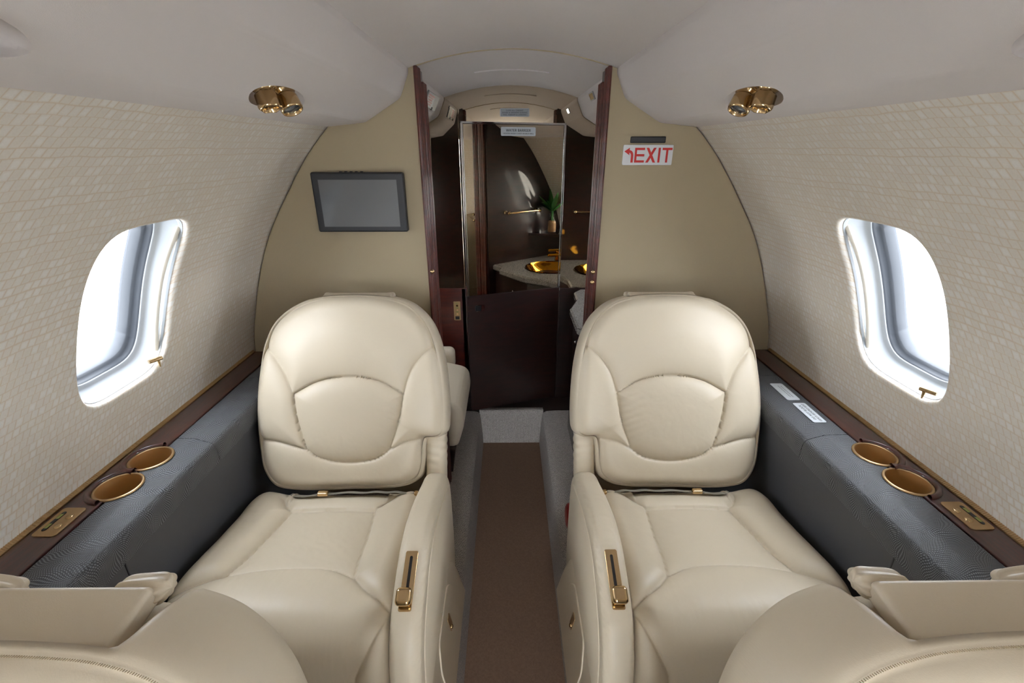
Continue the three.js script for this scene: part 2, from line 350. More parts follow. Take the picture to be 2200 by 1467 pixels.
// air outlets and reading lamps, a pair in each pocket
function lampHead(o, hex, m) {
  const s = hex ? 6 : 32;
  part(o, 'collar', new THREE.LatheGeometry([[.0, .019], [.016, .019], [.0185, .0165], [.0175, .012], [.014, .010], [.0145, .006]].map(p => V2(...p)), 40), m);
  part(o, 'barrel', new THREE.LatheGeometry([[.0145, .008], [hex ? .0175 : .0172, .004], [hex ? .0175 : .0178, -.014], [.0165, -.0175], [.0140, -.0175], [.013, -.010]].map(p => V2(...p)), s), m);
  if (hex) part(o, 'nozzle', new THREE.LatheGeometry([[0, -.010], [.0135, -.009], [.0135, -.013]].map(p => V2(...p)), 24), M.goldSatin);
  else part(o, 'lens', new THREE.LatheGeometry([[0, -.0155], [.008, -.0150], [.0142, -.0135]].map(p => V2(...p)), 32), M.lens, 'dark glass lens');
}
for (const side of [-1, 1]) [-.92, -.36].forEach((z, k) => {
  const where = k ? `at the ${sideWord(side)} photo edge` : `above the ${sideWord(side)} rear window`;
  const a = thing('air_outlet', `polished brass faceted air outlet ${where}`, 'air outlet', [side * .432, 1.612, z + .026], 'brass air outlets in the valances'); lampHead(a, true, M.gold); a.rotation.set(-.2, 0, side * -.25); a.scale.setScalar(1.12);
  const b = thing('reading_light', `polished brass reading light with dark lens ${where}`, 'reading light', [side * .416, 1.611, z - .018], 'brass reading lights in the valances'); lampHead(b, false, M.gold); b.rotation.set(-.3, 0, side * -.45); b.scale.setScalar(1.12);
});

// ---------------------------------------------------------------- rear bulkhead with doorway
const DX = .279;
for (const side of [-1, 1]) {
  const pts = [[DX, -.02]], top = []; let s0 = 0; for (let s = SL; s > 0; s -= .02) { const p = pAt(s); if (p.x > DX + .004 && p.y > -.1) pts.push([p.x - .004, p.y]); }
  pts.push([DX, 1.80]);
  const face = pts.map(([x, y]) => [x, y]);
  structure('wall_bulkhead_' + sideWord(side), metreUV(extrude(shapeOf(mirrorPts(face, side)), .03, .006).translate(0, 0, ZB - .03)), M.tan, `padded olive-tan leather bulkhead to the ${sideWord(side)} of the doorway`, 'wall');
  structure('wall_partition_' + sideWord(side), metreUV(extrude(shapeOf(mirrorPts(face.map(([x, y]) => [Math.min(x + .003, x * 1.002), y]), side)), .09).translate(0, 0, -1.62)), M.darkWood, `glossy dark wood back of the bulkhead inside the washroom, ${sideWord(side)} side`, 'wall');
  // door frame: two ribbed wooden posts carrying the sliding door tracks
  const f = thing('trim_' + (side < 0 ? 2 : 3), `ribbed glossy mahogany door frame on the ${sideWord(side)} of the doorway`, 'door frame'); f.userData.kind = 'structure';
  const post = (x0, x1, z0, z1, top) => metreUV(join([box(side * x0, side * x1, .21, top, z0, z1, .004), new THREE.CylinderGeometry(.004, .004, top - .22, 12).translate(side * (x1 + .001), (top + .21) / 2, (z0 + z1) / 2 - .006), new THREE.CylinderGeometry(.004, .004, top - .22, 12).translate(side * (x1 + .001), (top + .21) / 2, (z0 + z1) / 2 + .008), new THREE.CylinderGeometry(.003, .003, top - .22, 12).translate(side * (x0 + x1) / 2, (top + .21) / 2, z1)]));
  part(f, 'post', post(DX + .004, DX - .009, ZB - .035, ZB + .012, 1.748), M.redWood);
  part(f, 'post', post(DX, DX - .014, ZB - .105, ZB - .05, 1.715), M.redWood);
  for (const y of side < 0 ? [1.155] : [1.152, 1.117]) part(f, 'bumper', new THREE.SphereGeometry(.0075, 20, 14).scale(1, 1, .8).translate(side * (DX - .011), y, ZB + .014), M.gold, 'brass bumper button');
}
// monitor on the left bulkhead
{
  const o = thing('wall_monitor', 'black flat monitor mounted on the tan bulkhead', 'monitor', [-.474, 1.376, ZB]);
  part(o, 'housing', box(-.141, .141, -.089, .089, .006, .03, .006, 3), M.plastic);
  part(o, 'mount', box(-.06, .06, -.05, .05, 0, .01), M.black);
  part(o, 'screen', box(-.119, .119, -.072, .068, .0296, .0308), M.screen);
  for (let i = 0; i < 5; i++) part(o, 'button', box(-.055 + i * .016, -.047 + i * .016, .0885, .0915, .012, .02, .001), M.black);
  part(o, 'status_light', new THREE.CylinderGeometry(.0016, .0016, .001, 12).rotateX(Math.PI / 2).translate(.115, .079, .0302), M.black);
}
// exit sign
{
  const t = printTex(1024, 384, (x, w, h) => {
    x.fillStyle = '#d9d9dc'; x.fillRect(0, 0, w, h); x.fillStyle = '#c8201c';
    const P = (...p) => { x.beginPath(); p.forEach(([a, b], i) => i ? x.lineTo(a, b) : x.moveTo(a, b)); x.closePath(); x.fill(); };
    const R = (a, b, c, d) => x.fillRect(a, b, c, d);
    const T = 52, B = 338, K = 44;
    R(238, T, K, B - T); R(238, T, 205, K); R(238, 174, 200, K); R(238, B - K, 205, K);
    P([472, T], [528, T], [682, B], [626, B]); P([626, T], [682, T], [528, B], [472, B]);
    R(724, T, K, B - T); R(806, T, 205, K); R(886, T, K, B - T);
    P([20, 122], [128, 50], [128, 96], [130, 96], [130, 146], [128, 146], [128, 194]);
    x.lineWidth = 50; x.strokeStyle = '#c8201c'; x.beginPath(); x.moveTo(118, 121); x.quadraticCurveTo(188, 128, 188, 215); x.lineTo(188, B); x.stroke();
  });
  const o = thing('exit_sign', 'white sign with red arrow and letters EXIT on the tan bulkhead', 'sign', [.411, 1.513, ZB]);
  part(o, 'plate', extrude(roundRect(.152, .0575, .004), .006, .001), M.white);
  part(o, 'sign_print', new THREE.PlaneGeometry(.1505, .056).translate(0, 0, .0063), printed(t));
  const l = thing('emergency_light', 'narrow black emergency light strip above the exit sign', 'emergency light', [.408, 1.5555, ZB]);
  part(l, 'housing', extrude(roundRect(.106, .018, .003), .006, .0015), M.black); part(l, 'lens', box(-.05, .05, -.006, .006, .0055, .0068, .0005), M.plastic);
}

// ---------------------------------------------------------------- side ledges
const LY = .86;
const CUPS = [-.788, -.885], CX = .855, CR = .043;
for (const side of [-1, 1]) {
  const o = thing('side_ledge', `armrest ledge with mahogany strip and grey embossed leather along the ${sideWord(side)} wall`, 'side ledge', [0, 0, 0], 'side ledges under the windows');
  const cut = g => { let b = new Brush(g); b.updateMatrixWorld(); for (const z of CUPS) { const c = new Brush(new THREE.CylinderGeometry(CR + .001, CR + .001, .3, 48)); c.position.set(side * CX, LY - .05, z); c.updateMatrixWorld(); b = ev.evaluate(b, c, SUBTRACTION); } return metreUV(toCreasedNormals(b.geometry, .5)); };
  const ex = (pts, z0, z1) => new THREE.ExtrudeGeometry(shapeOf(mirrorPts(pts, side)), { depth: z1 - z0, bevelEnabled: false }).translate(0, 0, z0);
  const woodP = roundedPath([[.9215, .80], [.9215, LY + .002], [.852, LY + .002], [.852, .80]], .003);
  part(o, 'wood_strip', cut(ex(woodP, ZB + .004, ZF - .06)), M.wood, 'glossy mahogany strip');
  part(o, 'brass_edging', (() => {                                     // ribbed edging against the wall
    const P = [[.921, LY - .01], [.921, LY + .004], [.9295, LY + .0088], [.9305, LY - .01]], list = [prism(mirrorPts(P, side), ZB + .004, ZF - .06)];
    const rib = box(-.0009, .0009, -.0008, .0008, -.001, .001);
    for (let z = -1.47; z < -.45; z += .0042) { const r = new THREE.CylinderGeometry(.0011, .0011, .0092, 6).rotateZ(side * (Math.PI / 2 + .51)).translate(side * .9253, LY + .0066, z); list.push(r); }
    return join(list);
  })(), M.goldSatin, 'ribbed brass edging');
  const I = side < 0 ? .013 : -.006;                       // the ledges differ slightly in width
  const topP = roundedPath([[.851, .79], [.851, LY], [.797 + I, LY - .001], [.752 + I, LY - .016], [.746 + I, LY - .03], [.746 + I, .79]], .006);
  // leather top in sections, their joints sewn across the ledge
  const cutsZ = [ZB + .004, -1.298, -.968, ZF - .06];
  for (let i = 0; i < 3; i++) part(o, 'leather_top', cut(ex(topP, cutsZ[i] + (i ? .0008 : 0), cutsZ[i + 1] - .0008)), M.emboss, i ? undefined : 'grey embossed leather cover');
  const zz = [ZB + .004, -.655, -.2, ZF - .06];
  for (let i = 0; i < 3; i++) {
    const pts = roundedPath([[.79, .822], [.7535 + I, .8225], [.751 + I, .79], [.757 + I, .62], [.761 + I, .214], [.79, .214]], .014);
    const g = extrude(shapeOf(mirrorPts(pts, side)), zz[i + 1] - zz[i] - .002, .002, 2).translate(0, 0, zz[i] + .001);
    part(o, 'side_panel', metreUV(g), M.dark, 'charcoal leather side panel');
  }
  part(o, 'core', box(side * .786, side * .9, .5, .79, ZB + .006, ZF - .07), M.black);
  CUPS.forEach((z, k) => {
    const c = thing('cup_holder', `brass-rimmed cup holder, ${k ? 'rear' : 'front'} one of the pair in the ${sideWord(side)} ledge`, 'cup holder', [side * CX, LY, z], 'brass cup holders in the ledges');
    part(c, 'rim', new THREE.LatheGeometry([[CR - .003, -.004], [CR - .003, .0025], [CR - .0015, .0036], [CR + .0015, .0036], [CR + .003, .002], [CR + .003, .0002]].map(p => V2(...p)), 64), M.goldSatin, 'brass rim');
    part(c, 'cup', new THREE.LatheGeometry([[CR - .003, .002], [CR - .0045, -.02], [CR - .0065, -.05]].map(p => V2(...p)), 64), M.cup, 'brass inner wall');
    part(c, 'cup_bottom', metreUV(new THREE.CylinderGeometry(CR - .0062, CR - .0062, .004, 48).translate(0, -.05, 0)), M.cork, 'brown cork base');
    const arc = Math.PI * .96, lip = new THREE.TorusGeometry(CR + .0085, .0062, 12, 60, arc).rotateX(Math.PI / 2).rotateY(arc / 2 + (side < 0 ? Math.PI : 0));
    part(c, 'wood_lip', metreUV(lip.scale(1, 1.2, 1).translate(0, .002, 0)), M.wood, 'raised mahogany lip');
  });
  const cp = thing('control_panel', `brass seat control plate with two buttons on the ${sideWord(side)} ledge`, 'control panel', [side * .888, LY + .002, -.686], 'brass control plates');
  part(cp, 'plate', extrude(roundRect(.046, .074, .007), .003, .001).rotateX(-Math.PI / 2), M.goldSatin);
  part(cp, 'display', metreUV(extrude(roundRect(.008, .05, .004), .0012).rotateX(-Math.PI / 2).translate(side * .010, .0025, 0)), M.black, 'black display strip');
  for (const dz of [-.012, .013]) {
    part(cp, 'legend', box(side * .007, side * .013, .0037, .004, dz - .006, dz + .006), M.legend ??= std({ color: 0x9aa05a, roughness: .6 }), 'green legend');
    part(cp, 'button', new THREE.SphereGeometry(.0068, 24, 12, 0, Math.PI * 2, 0, Math.PI / 2).scale(1, .4, 1).translate(side * -.009, .003, dz), M.gold, 'domed brass button');
  }
}
// placards stuck on the right ledge
function placard(name, label, w, h, draw, pos, rot, px = 512, th = .0012) {
  const o = thing(name, label, 'placard', pos); o.rotation.order = 'YXZ'; o.rotation.set(...rot);
  part(o, 'plate', extrude(roundRect(w, h, Math.min(w, h) * .14), th), M.placardBase ??= std({ color: 0xc9ced3, roughness: .4 }));
  const m = part(o, 'print', new THREE.PlaneGeometry(w * .95, h * .9).translate(0, 0, th + .0002), printed(printTex(px, Math.round(px * h / w), draw))); return o;
}
const lines = (rows, bg = '#c9ced3', fg = '#3a3d42') => (x, w, h) => { x.fillStyle = bg; x.fillRect(0, 0, w, h); x.fillStyle = fg; x.textAlign = 'center'; x.textBaseline = 'middle'; for (const [t, f, y] of rows) { x.font = `bold ${Math.round(f * h)}px sans-serif`; const m = x.measureText(t).width; x.save(); x.translate(w / 2, y * h); if (m > w * .94) x.scale(w * .94 / m, 1); x.fillText(t, 0, 0); x.restore(); } };
placard('placard', 'white placard DO NOT BLOCK VENTS BEHIND SEAT on the grey ledge', .1, .036, lines([['DO NOT BLOCK', .3, .34], ['VENTS BEHIND SEAT', .3, .7]]), [.8125, LY + .0005, -1.072], [-Math.PI / 2, Math.PI / 2, 0]);
placard('placard', 'white placard with faint small print nearer the bulkhead on the grey ledge', .1, .038, (x, w, h) => { x.fillStyle = '#cdd2d6'; x.fillRect(0, 0, w, h); x.fillStyle = '#8b9096'; for (let r = 0; r < 2; r++) for (let i = 0, p = 70; p < w - 80; i++) { const l = 8 + (i * 37 + r * 13) % 26; x.fillRect(p, h * (.42 + r * .22), l, h * .09); p += l + 7; } }, [.811, LY + .0005, -1.19], [-Math.PI / 2, Math.PI / 2, 0]);

// ---------------------------------------------------------------- seats
const dist2seg = (px, py, a, b) => { const dx = b[0] - a[0], dy = b[1] - a[1], t = clamp(((px - a[0]) * dx + (py - a[1]) * dy) / (dx * dx + dy * dy), 0, 1); return Math.hypot(px - a[0] - t * dx, py - a[1] - t * dy); };
const smooth = (pts, n = 10) => new THREE.CatmullRomCurve3(pts.map(p => V3(p[0], p[1], 0)), false, 'centripetal').getPoints((pts.length - 1) * n).map(p => [p.x, p.y]);
const dLine = (x, y, L) => { let d = 9; for (let i = 0; i < L.length - 1; i++) { const q = dist2seg(x, y, L[i], L[i + 1]); if (q < d) d = q; } return d; };
const inPoly = (x, y, P) => { let c = false; for (let i = 0, j = P.length - 1; i < P.length; j = i++) if ((P[i][1] > y) !== (P[j][1] > y) && x < (P[j][0] - P[i][0]) * (y - P[i][1]) / (P[j][1] - P[i][1]) + P[i][0]) c = !c; return c; };
// indexed geometry -> one geometry per region, normals kept from the whole
function splitBy(g, region) {
  const ix = g.index.array, by = {};
  for (let i = 0; i < ix.length; i += 3) { const r = region(ix[i]); (by[r] ??= []).push(ix[i], ix[i + 1], ix[i + 2]); }
  const out = {};
  for (const r in by) {
    const map = new Map(), idx = [], P = [], N = [], U = [];
    for (const v of by[r]) { if (!map.has(v)) { map.set(v, map.size); for (const [A, D, k] of [[g.attributes.position, P, 3], [g.attributes.normal, N, 3], [g.attributes.uv, U, 2]]) for (let c = 0; c < k; c++) D.push(A.array[v * k + c]); } idx.push(map.get(v)); }
    const q = new THREE.BufferGeometry(); q.setAttribute('position', new THREE.Float32BufferAttribute(P, 3)); q.setAttribute('normal', new THREE.Float32BufferAttribute(N, 3)); q.setAttribute('uv', new THREE.Float32BufferAttribute(U, 2)); q.setIndex(idx); out[r] = q;
  }
  return out;
}
const flipX = g => { g = g.clone(); g.scale(-1, 1, 1); if (g.index) { const a = g.index.array; for (let i = 0; i < a.length; i += 3) [a[i], a[i + 1]] = [a[i + 1], a[i]]; } else { for (const k of Object.keys(g.attributes)) { const A = g.attributes[k], n = A.itemSize; for (let i = 0; i < A.count; i += 3) for (let c = 0; c < n; c++) { const t = A.array[i * n + c]; A.array[i * n + c] = A.array[(i + 1) * n + c]; A.array[(i + 1) * n + c] = t; } } } return g; };

const UP = V3(0, .922, -.3871), FN = V3(0, .3871, .922), B0 = V3(0, .614, 0);       // backrest plane (origin at the seat's centre, z = 0 at the foot of the back)
const back3 = (x, t, d) => B0.clone().addScaledVector(UP, t).addScaledVector(FN, d).setX(x);
const outline = new THREE.CatmullRomCurve3([[0, .580], [.07, .578], [.123, .571], [.176, .551], [.222, .508], [.25, .452], [.269, .373], [.279, .278], [.281, .2], [.276, .163], [.258, .151], [.226, .147], [.219, .125], [.214, .062], [.203, .032], [.174, .012], [.134, .002], [0, -.002], [-.176, -.003], [-.229, .011], [-.260, .055], [-.274, .132], [-.280, .213], [-.279, .281], [-.272, .348], [-.258, .429], [-.227, .496], [-.173, .543], [-.092, .573]].map(p => V3(p[0], p[1], 0)), true, 'centripetal');
const SEAM = {
  upL: smooth([[-.262, .436], [-.227, .404], [-.187, .350], [-.160, .286]]), upR: smooth([[.262, .436], [.209, .394], [.177, .346], [.159, .284]]),
  lumT: smooth([[-.160, .286], [-.09, .322], [0, .336], [.09, .322], [.159, .284]]), lumL: smooth([[-.160, .286], [-.149, .213], [-.122, .125]]), lumR: smooth([[.159, .284], [.147, .211], [.120, .124]]),
  lumB: smooth([[-.122, .125], [-.08, .098], [0, .084], [.08, .097], [.120, .124]]), lowL: smooth([[-.285, .152], [-.2, .147], [-.122, .125]]), lowR: smooth([[.120, .124], [.161, .144], [.235, .150]]),
};
const seamList = Object.values(SEAM);
const lumPoly = [...SEAM.lumT, ...SEAM.lumR.slice(1), ...SEAM.lumB.slice().reverse().slice(1), ...SEAM.lumL.slice().reverse().slice(1)];
const bolL = [...SEAM.upL, ...SEAM.lumL.slice(1), ...SEAM.lowL.slice().reverse().slice(1), [-.35, .15], [-.35, .44]];
const bolR = [...SEAM.upR, ...SEAM.lumR.slice(1), ...SEAM.lowR.slice(1), [.35, .15], [.35, .44]];
const NA = 440, NR = 78;
const oPts = outline.getSpacedPoints(NA);
const BACK = (() => {
  // front face rings 0..NR, then the rim and the shell behind
  const tail = [[.956, -.0125], [.960, -.0155], [.968, -.0165], [.984, -.022], [.997, -.036], [1.004, -.056], [1.006, -.08], [1.0, -.104], [.978, -.126], [.92, -.140], [.7, -.149], [.35, -.154], [0, -.156]];
  const reg = [], cx = 0, cy = .28;
  const g = gridGeo(NA, NR + tail.length, (u, v) => {
    const o = oPts[Math.round(u * NA) % NA], j = Math.round(v * (NR + tail.length));
    let r, d;
    if (j <= NR) {
      r = .952 * Math.pow(j / NR, .9); const x = cx + (o.x - cx) * r, y = cy + (o.y - cy) * r;
      let ds = 9; for (const L of seamList) ds = Math.min(ds, dLine(x, y, L));
      const edge = 1 - r / .952, inL = inPoly(x, y, lumPoly), inBL = inPoly(x, y, bolL), inBR = inPoly(x, y, bolR);
      reg.push(inL ? 'lumbar_panel' : inBL || inBR ? (inBL ? 'side_bolster:L' : 'side_bolster:R') : y < .16 && Math.abs(x) < .3 ? 'lower_panel' : 'head_panel');
      const puff = inL ? .020 : inBL || inBR ? .017 : y < .16 ? .012 : .011;
      d = -.008 + puff * (1 - Math.exp(-ds / .022)) - .0028 * Math.exp(-((ds / .0022) ** 2));
      d += .014 * sstep(0, .42, edge) * (inL ? .6 : 1) + (inL ? 0 : .007 * sstep(.2, .0, Math.abs(x)) * sstep(.3, .42, y));
      d -= .020 * Math.pow(1 - Math.min(1, edge / .13), 3);                       // rolls over towards the rim
      // soft hollow across the shoulders, tension wrinkles next to the lumbar seam
      if (inL) d += .0006 * Math.sin((y * 300 + x * 140 + 3 * fbm(x * 20, y * 20))) * sstep(.06, .0, Math.abs(x - .13)) * sstep(.12, .2, y) + .0006 * fbm(x * 40, y * 40);
      d += .0012 * fbm(x * 14, y * 14, 3);
      return back3(x, y, d);
    }
    const [k, dd] = tail[j - NR - 1]; r = k; d = dd;
    let x = cx + (o.x - cx) * r, y = cy + (o.y - cy) * r;
    // well for the head pad in the top of the shell
    const w = sstep(.125, .108, Math.abs(x)) * sstep(-.024, -.04, d) * sstep(.50, .54, y); y -= w * .022;
    reg.push('shell');
    return back3(x, y, d);
  }, (u, v, p) => [p.x, p.y - p.z * .6], true);
  const nu = NA + 1; // reg is filled once per vertex, row by row
  const parts = splitBy(g, i => reg[i]); return parts;
})();
// cushion: a profile swept over the top and down the front, displaced along its normal
const CP = new THREE.CatmullRomCurve3([[-.02, .47], [-.016, .545], [.004, .588], [.04, .602], [.1, .607], [.2, .622], [.3, .642], [.36, .652], [.41, .648], [.445, .622], [.463, .575], [.470, .50], [.466, .42], [.452, .33]].map(p => V3(0, p[1], p[0])), false, 'centripetal');
CP.arcLengthDivisions = 600; const CL = CP.getLength();
const cAt = s => CP.getPointAt(clamp(s / CL, 0, 1)), cN = s => { const a = cAt(s - .004), b = cAt(s + .004); return V2(-(b.y - a.y), b.z - a.z).normalize(); };   // (z, y) outward
const sZ = z => { let a = 0, b = CL * .72; for (let i = 0; i < 40; i++) { const m = (a + b) / 2; if (cAt(m).z < z) a = m; else b = m; } return a; };
const CUSHION = (() => {
  const x0 = -.275, x1 = .214, sf = sZ(.05), q = (x, z) => [x, sZ(z)];
  const S = {
    rear: smooth([q(-.142, .066), q(-.03, .060), q(.092, .064)]), sl: smooth([q(-.142, .066), q(-.158, .18), q(-.166, .25), q(-.182, .312)]), sr: smooth([q(.092, .064), q(.104, .18), q(.108, .25), q(.118, .318)]),
    front: smooth([q(-.275, .372), q(-.182, .312), q(-.09, .286), q(0, .282), q(.06, .290), q(.118, .318)]), corner: smooth([q(.118, .318), q(.150, .350), q(.206, .385), q(.214, .388)]),
    rl: smooth([q(-.142, .066), q(-.165, .045), q(-.185, .015)]), rr: smooth([q(.092, .064), q(.112, .042), q(.130, .015)]),
    gus: smooth([q(.214, .388), [.196, sZ(.43)], [.168, sZ(.445) + .04], [.150, sZ(.445) + .085], [.148, sZ(.445) + .14], [.158, CL]]),
  }, all = Object.values(S);
  const pan = [...S.rear, ...S.sr.slice(1), ...S.front.slice().reverse().slice(1).filter(p => p[0] > -.183), ...S.sl.slice().reverse().slice(1)];
  const NX = 150, NS = 240, R = .042, reg = [];
  const W2 = x1 - x0;
  const g = gridGeo(NX + 16, NS, (u, v) => {
    const i = Math.round(u * (NX + 16)) - 8, s = v * CL;
    let x = x0 + W2 * clamp(i / NX, 0, 1), skirt = i < 0 ? -i : i > NX ? i - NX : 0;
    const e = Math.min(x - x0, x1 - x), drop = e < R ? R - Math.sqrt(R * R - (R - e) ** 2) : 0;
    let ds = 9; for (const L of all) ds = Math.min(ds, dLine(x, s, L));
    const inP = inPoly(x, s, pan), frontZone = s > sZ(.30), left = x < -.14, right = x > .1;
    const fy = s > dLineS(S, x);
    const name = inP ? 'seat_panel' : fy ? (dGus(S, x, s) ? 'corner_gusset' : 'front_roll') : s < sZ(.064) && x > -.16 && x < .11 ? 'rear_roll' : left ? 'side_bolster:L' : 'side_bolster:R';
    reg.push(name);
    const puff = inP ? .006 : name.startsWith('side') ? .026 : name === 'rear_roll' ? .014 : .016;
    let d = puff * (1 - Math.exp(-ds / .020)) - .003 * Math.exp(-((ds / .0026) ** 2)) - drop * 1.0 - skirt * .016 + (inP ? -.004 : 0);
    d += .0016 * fbm(x * 16, s * 16, 5) + (name === 'front_roll' ? .0007 * fbm(x * 120, s * 18, 1) : 0) + (inP ? .0009 * fbm(x * 30 + s * 30, (s - x) * 60, 2) : 0);
    const p = cAt(s), n = cN(s); const sx = i < 0 ? x - .0 : x;
    return V3(sx, p.y + n.y * d, p.z + n.x * d);
  }, (u, v) => [u * W2, v * CL]);
  return splitBy(g, i => reg[i]);
  function dLineS(S, x) { const L = x < .118 ? S.front : S.corner; for (let i = 0; i < L.length - 1; i++) if ((x >= L[i][0] && x <= L[i + 1][0]) || (x <= L[i][0] && x >= L[i + 1][0])) { const t = (x - L[i][0]) / (L[i + 1][0] - L[i][0] || 1e-9); return L[i][1] + t * (L[i + 1][1] - L[i][1]); } return L[L.length - 1][1]; }
  function dGus(S, x, s) { const L = S.gus; for (let i = 0; i < L.length - 1; i++) if (s >= L[i][1] && s <= L[i + 1][1]) { const t = (s - L[i][1]) / (L[i + 1][1] - L[i][1] || 1e-9); return x > L[i][0] + t * (L[i + 1][0] - L[i][0]); } return false; }
})();
// armrest: side profile [z, y], extruded across with rounded edges
const ARM = [[-.085, .30], [-.085, .52], [-.075, .60], [-.035, .652], [.03, .676], [.12, .705], [.21, .722], [.28, .716], [.325, .699], [.385, .668], [.43, .63], [.462, .57], [.478, .49], [.482, .38], [.468, .24], [.45, .212], [-.06, .212]];
const ARMI = [[-.055, .30], [-.058, .50], [-.05, .575], [-.02, .620], [.04, .642], [.13, .668], [.21, .682], [.28, .676], [.34, .645], [.40, .59], [.43, .53], [.44, .40], [.43, .25], [-.03, .25]];
const zyShape = pts => shapeOf(pts, true);
const ARMGEO = (() => { const g = extrude(zyShape(ARM), .068, .024, 6); return metreUV(toCreasedNormals(g.rotateY(-Math.PI / 2).translate(.283, 0, 0), .9)); })();   // shape x -> world z
const ARMPANEL = (() => { const g = extrude(zyShape(ARMI), .008, .0025, 3); return metreUV(toCreasedNormals(g.rotateY(-Math.PI / 2).translate(.2850, 0, 0), .9)); })();
// skirt towards the aisle: its face leans out towards the floor
const lean = g => { const p = g.attributes.position; for (let i = 0; i < p.count; i++) p.setX(i, p.getX(i) + (.42 - p.getY(i)) * .2); return g; };
const SKIRT = metreUV(lean(extrude(shapeOf(roundedPath([[.0, .212], [.01, .35], [.05, .415], [.30, .42], [.50, .40], [.54, .30], [.54, .212], [.0, .212]], .05)), .07, .016, 4).rotateY(-Math.PI / 2).translate(.282, 0, 0)));
const POCKET = metreUV(lean(extrude(shapeOf(roundedPath([[.12, .245], [.10, .36], [.135, .40], [.30, .40], [.345, .35], [.345, .245], [.12, .245]], .02)), .007, .002, 2).rotateY(-Math.PI / 2).translate(.2855, 0, 0)));
function makeSeat(inb) {                                   // inb = +1: inboard side is +x
  const o = new THREE.Group(), f = g => inb > 0 ? g : flipX(g);
  // back
  const shell = part(o, 'backrest', f(BACK.shell), M.leather);
  for (const k of ['head_panel', 'lumbar_panel', 'side_bolster:L', 'side_bolster:R', 'lower_panel']) part(shell, k.split(':')[0], f(BACK[k]), M.leather);
  part(shell, 'head_pad', f(metreUV(new RoundedBoxGeometry(.206, .026, .062, 4, .007).rotateX(.10).translate(0, 1.107, -.279))), M.leather, 'padded flap in the top of the back');
  for (const x of [-.094, .094]) {                          // gathered leather loops behind the pad
    const roll = gridGeo(36, 24, (u, v) => { const th = u * Math.PI * 2, q = v * 2 - 1, e = Math.pow(Math.max(0, 1 - Math.pow(Math.abs(q), 5)), .4), r = e * (1 + .13 * Math.cos(th * 8 + q * .8)); return V3(x - Math.sign(x) * .014 + q * .031, 1.1035 + Math.sin(th) * .0125 * r + .004 * q * Math.sign(x), -.317 + Math.cos(th) * .017 * r); }, (u, v) => [u * .06, v * .06], true, true);
    part(shell, 'loop', f(roll), M.leather, 'gathered leather loop');
  }
  const st = []; {                                          // stitches along the rim
    for (let i = 0; i < NA; i += 1) { const p = oPts[i], q = oPts[(i + 1) % NA]; if (p.y < .42) continue; for (const k of [.25, .75]) { const x = p.x + (q.x - p.x) * k, y = p.y + (q.y - p.y) * k, r = .9575; const a = back3(x * r, .28 + (y - .28) * r, -.0125); st.push(new THREE.BoxGeometry(.0006, .0028, .0006).rotateX(1.17).translate(a.x, a.y + .0012, a.z)); } }
  }
  part(shell, 'stitching', f(join(st)), M.stitch, 'row of stitches along the rim').userData.kind = 'stuff';
  // gathered cover at the notch beside the arm
  part(shell, 'side_cover', f(gridGeo(48, 40, (u, v) => { const th = u * Math.PI * 2, t = -.02 + v * .178, k = 1 + .035 * Math.sin(v * 46 + Math.sin(th * 2) * 1.5) * sstep(.25, .8, v); return back3(.244 + Math.sign(Math.cos(th)) * Math.pow(Math.abs(Math.cos(th)), .6) * .030 * k, t, -.062 + Math.sign(Math.sin(th)) * Math.pow(Math.abs(Math.sin(th)), .6) * .036 * k); }, (u, v) => [u * .2, v * .18], true)), M.leather, 'gathered leather side cover');
  // cushion
  const cush = part(o, 'seat_cushion', f(CUSHION.front_roll), M.leather);
  for (const k of ['seat_panel', 'side_bolster:L', 'side_bolster:R', 'rear_roll', 'corner_gusset']) if (CUSHION[k]) part(cush, k.split(':')[0], f(CUSHION[k]), M.leather);
  part(o, 'seat_base', f(metreUV(box(-.25, .215, .212, .47, -.02, .40, .02))), M.leather);
  // arm with its recline control
  const arm = part(o, 'armrest', f(ARMGEO), M.leather);
  part(arm, 'arm_panel', f(ARMPANEL), M.leather);
  const tilt = Math.atan2(.046, .103), at = (u, w, d) => [.249 + u, .6875 - Math.sin(tilt) * w + Math.cos(tilt) * d, .356 + Math.cos(tilt) * w + Math.sin(tilt) * d];
  const place = (g, u, w, d) => { const p = at(u, w, d); return f(g.rotateX(tilt).translate(...p)); };
  part(arm, 'control_plate', place(extrude(roundRect(.027, .118, .004), .004, .001).rotateX(-Math.PI / 2), 0, 0, -.0005), M.gold, 'polished brass control plate');
  part(arm, 'control_slot', place(extrude(roundRect(.006, .088, .003), .001).rotateX(-Math.PI / 2), 0, -.004, .0032), M.black, 'black slot');
  part(arm, 'recline_lever', place(join([new RoundedBoxGeometry(.033, .022, .034, 5, .009).translate(0, .015, 0), new THREE.BoxGeometry(.005, .016, .012)]), -.002, .036, .004), M.gold, 'polished brass recline lever');
  // skirt towards the aisle
  const sk = part(o, 'base_skirt', f(SKIRT), M.leather);
  part(sk, 'pocket_door', f(POCKET), M.leather);
  part(sk, 'latch', f(lean(extrude(roundRect(.024, .042, .003), .002).rotateY(Math.PI / 2).translate(.2852, .345, .205))), M.goldSatin, 'brass latch');
  part(sk, 'latch_knob', f(lean(new THREE.SphereGeometry(.006, 16, 10).scale(.6, 1, 1).translate(.288, .332, .208))), M.gold, 'brass latch knob');
  // lap belt lying in the gap
  const bc = new THREE.CatmullRomCurve3([V3(-.175, .600, -.008), V3(-.14, .612, .014), V3(-.06, .618, .010), V3(.05, .620, .008), V3(.13, .620, .008), V3(.19, .612, .004)]);
